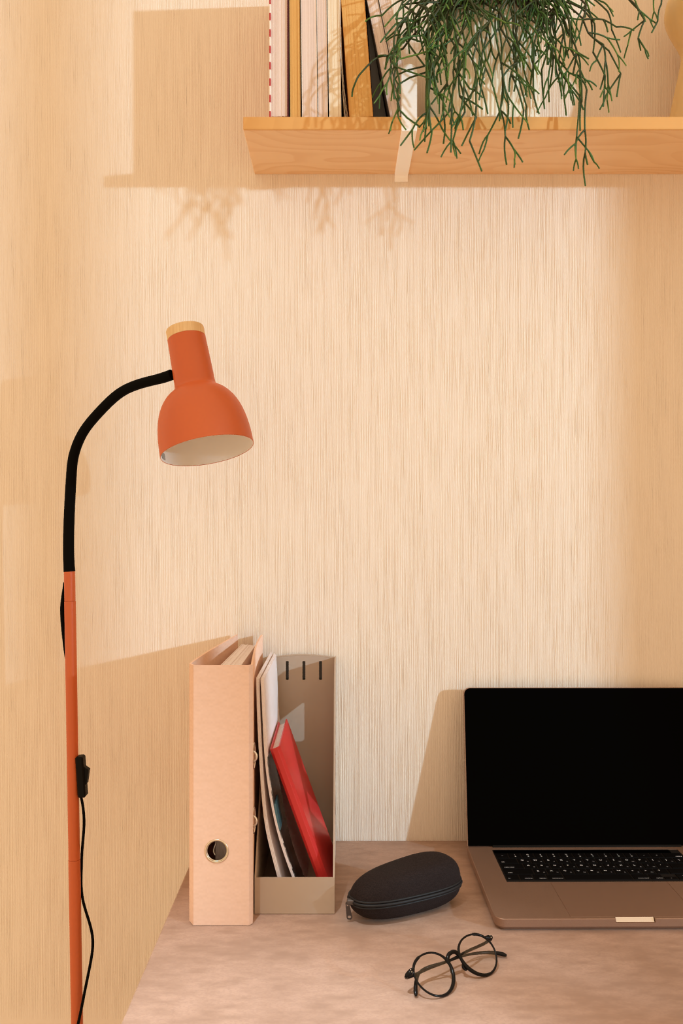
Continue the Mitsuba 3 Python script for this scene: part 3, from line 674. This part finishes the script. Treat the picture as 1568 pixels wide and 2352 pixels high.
rowsK = [[('~', 1), ('1', 1), ('2', 1), ('3', 1), ('4', 1), ('5', 1), ('6', 1), ('7', 1), ('8', 1), ('9', 1), ('0', 1), ('-', 1), ('=', 1), ('delete', 1.5)],
         [('tab', 1.5)] + [(c, 1) for c in 'QWERTYUIOP[]\\'],
         [('caps lock', 1.75)] + [(c, 1) for c in "ASDFGHJKL;'"] + [('enter', 1.75)],
         [('shift', 2.25)] + [(c, 1) for c in 'ZXCVBNM'] + [('<', 1), ('>', 1), ('?', 1), ('shift', 2.25)],
         [('fn', 1), ('control', 1), ('option', 1), ('command', 1.25), ('', 5), ('command', 1.25), ('option', 1), ('left', 1), ('up', 1), ('right', 1)]]
second = dict(zip('QWERTYUIOP[]ASDFGHJKL;\'ZXCVBNM<>', 'ЙЦУКЕНГШЩЗХЪФЫВАПРОЛДЖЭЯЧСМИТЬБЮ'))
top2 = dict(zip('1234567890', '!@#$%^&*()'))
_tc = {}
def txt(s, h):
    if (s, h) not in _tc: _tc[(s, h)] = meshkit.text_mesh(s, h, depth=.00004)
    return _tc[(s, h)].copy()
U_, RP = 18.0e-3, 18.2e-3
KT = HB + .0003
def key(x0, x1, y0, y1, legends):
    g = .0011; ms = [trimesh.convex.convex_hull(np.array([[x, y, KT - .0010] for x in (x0 + g * .6, x1 - g * .6) for y in (y0 + g * .6, y1 - g * .6)] + [[x, y, KT - .0001] for x in (x0 + g, x1 - g) for y in (y0 + g * .8, y1 - g * .8)] + [[x, y, KT] for x in (x0 + g + .0006, x1 - g - .0006) for y in (y0 + g + .0006, y1 - g - .0006)]))]
    cs_ = [np.tile([.004, .0035, .0035], (len(ms[0].vertices), 1))]
    for s, h, fx, fy, al, val in legends:
        m = txt(s, h); wd = m.bounds[1][0] - m.bounds[0][0]; x = x0 + fx * (x1 - x0) - al * wd - m.bounds[0][0]
        m.apply_translation([x, y0 + fy * (y1 - y0) - h / 2, KT + .00001]); ms.append(m); cs_.append(np.tile([val] * 3, (len(m.vertices), 1)))
    obj('key', plk(cat(ms)), 'key_skin', kb, color=np.vstack(cs_))
y = -.0245
for r, row in enumerate(rowsK):
    x = -14.5 * U_ / 2
    for s, w_ in row:
        x1, y0 = x + w_ * U_, y - RP
        if len(s) > 1 and s in ('left', 'up', 'right'):
            if s == 'up':
                key(x, x1, y - RP / 2 - .0002, y, [('^', .0022, .5, .35, .5, .6)]); key(x, x1, y0, y - RP / 2 + .0002, [('v', .0020, .5, .5, .5, .6)])
            else: key(x, x1, y0, y - RP / 2 + .0002, [('<' if s == 'left' else '>', .0022, .5, .5, .5, .6)])
        elif len(s) > 1:
            al = (0, .14) if s in ('tab', 'caps lock', 'shift', 'fn') and x < 0 else (1, .90)
            key(x, x1, y0, y, [(s, .0022, al[1], .26, al[0], .75)])
        elif s == '': key(x, x1, y0, y, [])
        elif s in top2: key(x, x1, y0, y, [(s, .0033, .5, .34, .5, .8), (top2[s], .0028, .5, .70, .5, .6)])
        elif s in '~-=': key(x, x1, y0, y, [(s, .0033, .5, .5, .5, .7)])
        else:
            lg = [(s, .0040, .36, .60, .5, .85)]
            if s in second: lg.append((second[s], .0026, .74, .30, .5, .35))
            key(x, x1, y0, y, lg)
        x = x1
    y -= RP + .0005
# lid
tl = math.radians(10.5); Rl = trimesh.transformations.rotation_matrix(-tl, [1, 0, 0]); LH = .2225
pl3 = lambda m: pl2(xf(xf(m, M=Rl), t=(0, 0, HB + .0016)))
def upright(poly, d0, d1):
    m = extr(poly, d1 - d0); v = m.vertices.copy(); m.vertices = np.c_[v[:, 0], d0 + v[:, 2], v[:, 1]]; m.faces = m.faces[:, ::-1]; return m
lidp = rrect(-LW / 2, -.012, LW / 2, LH, .0095).intersection(sg.box(-1, 0, 1, 1))
sc_p = rrect(-LW / 2 + .0011, -.012, LW / 2 - .0011, LH - .0011, .0086).intersection(sg.box(-1, .0, 1, 1))
obj('lid', pl3(upright(lidp, .0004, .0052)), 'aluminium', lap)
obj('screen', pl3(upright(sc_p, -.0002, .0006)), 'screen_black', lap)
hg = trimesh.creation.cylinder(radius=.0034, height=.270, sections=24); hg.apply_transform(trimesh.transformations.rotation_matrix(math.pi / 2, [0, 1, 0])); hg.apply_translation([0, .0012, HB - .0004])
obj('hinge', pl2(hg), 'black_plastic', lap, smooth=40)
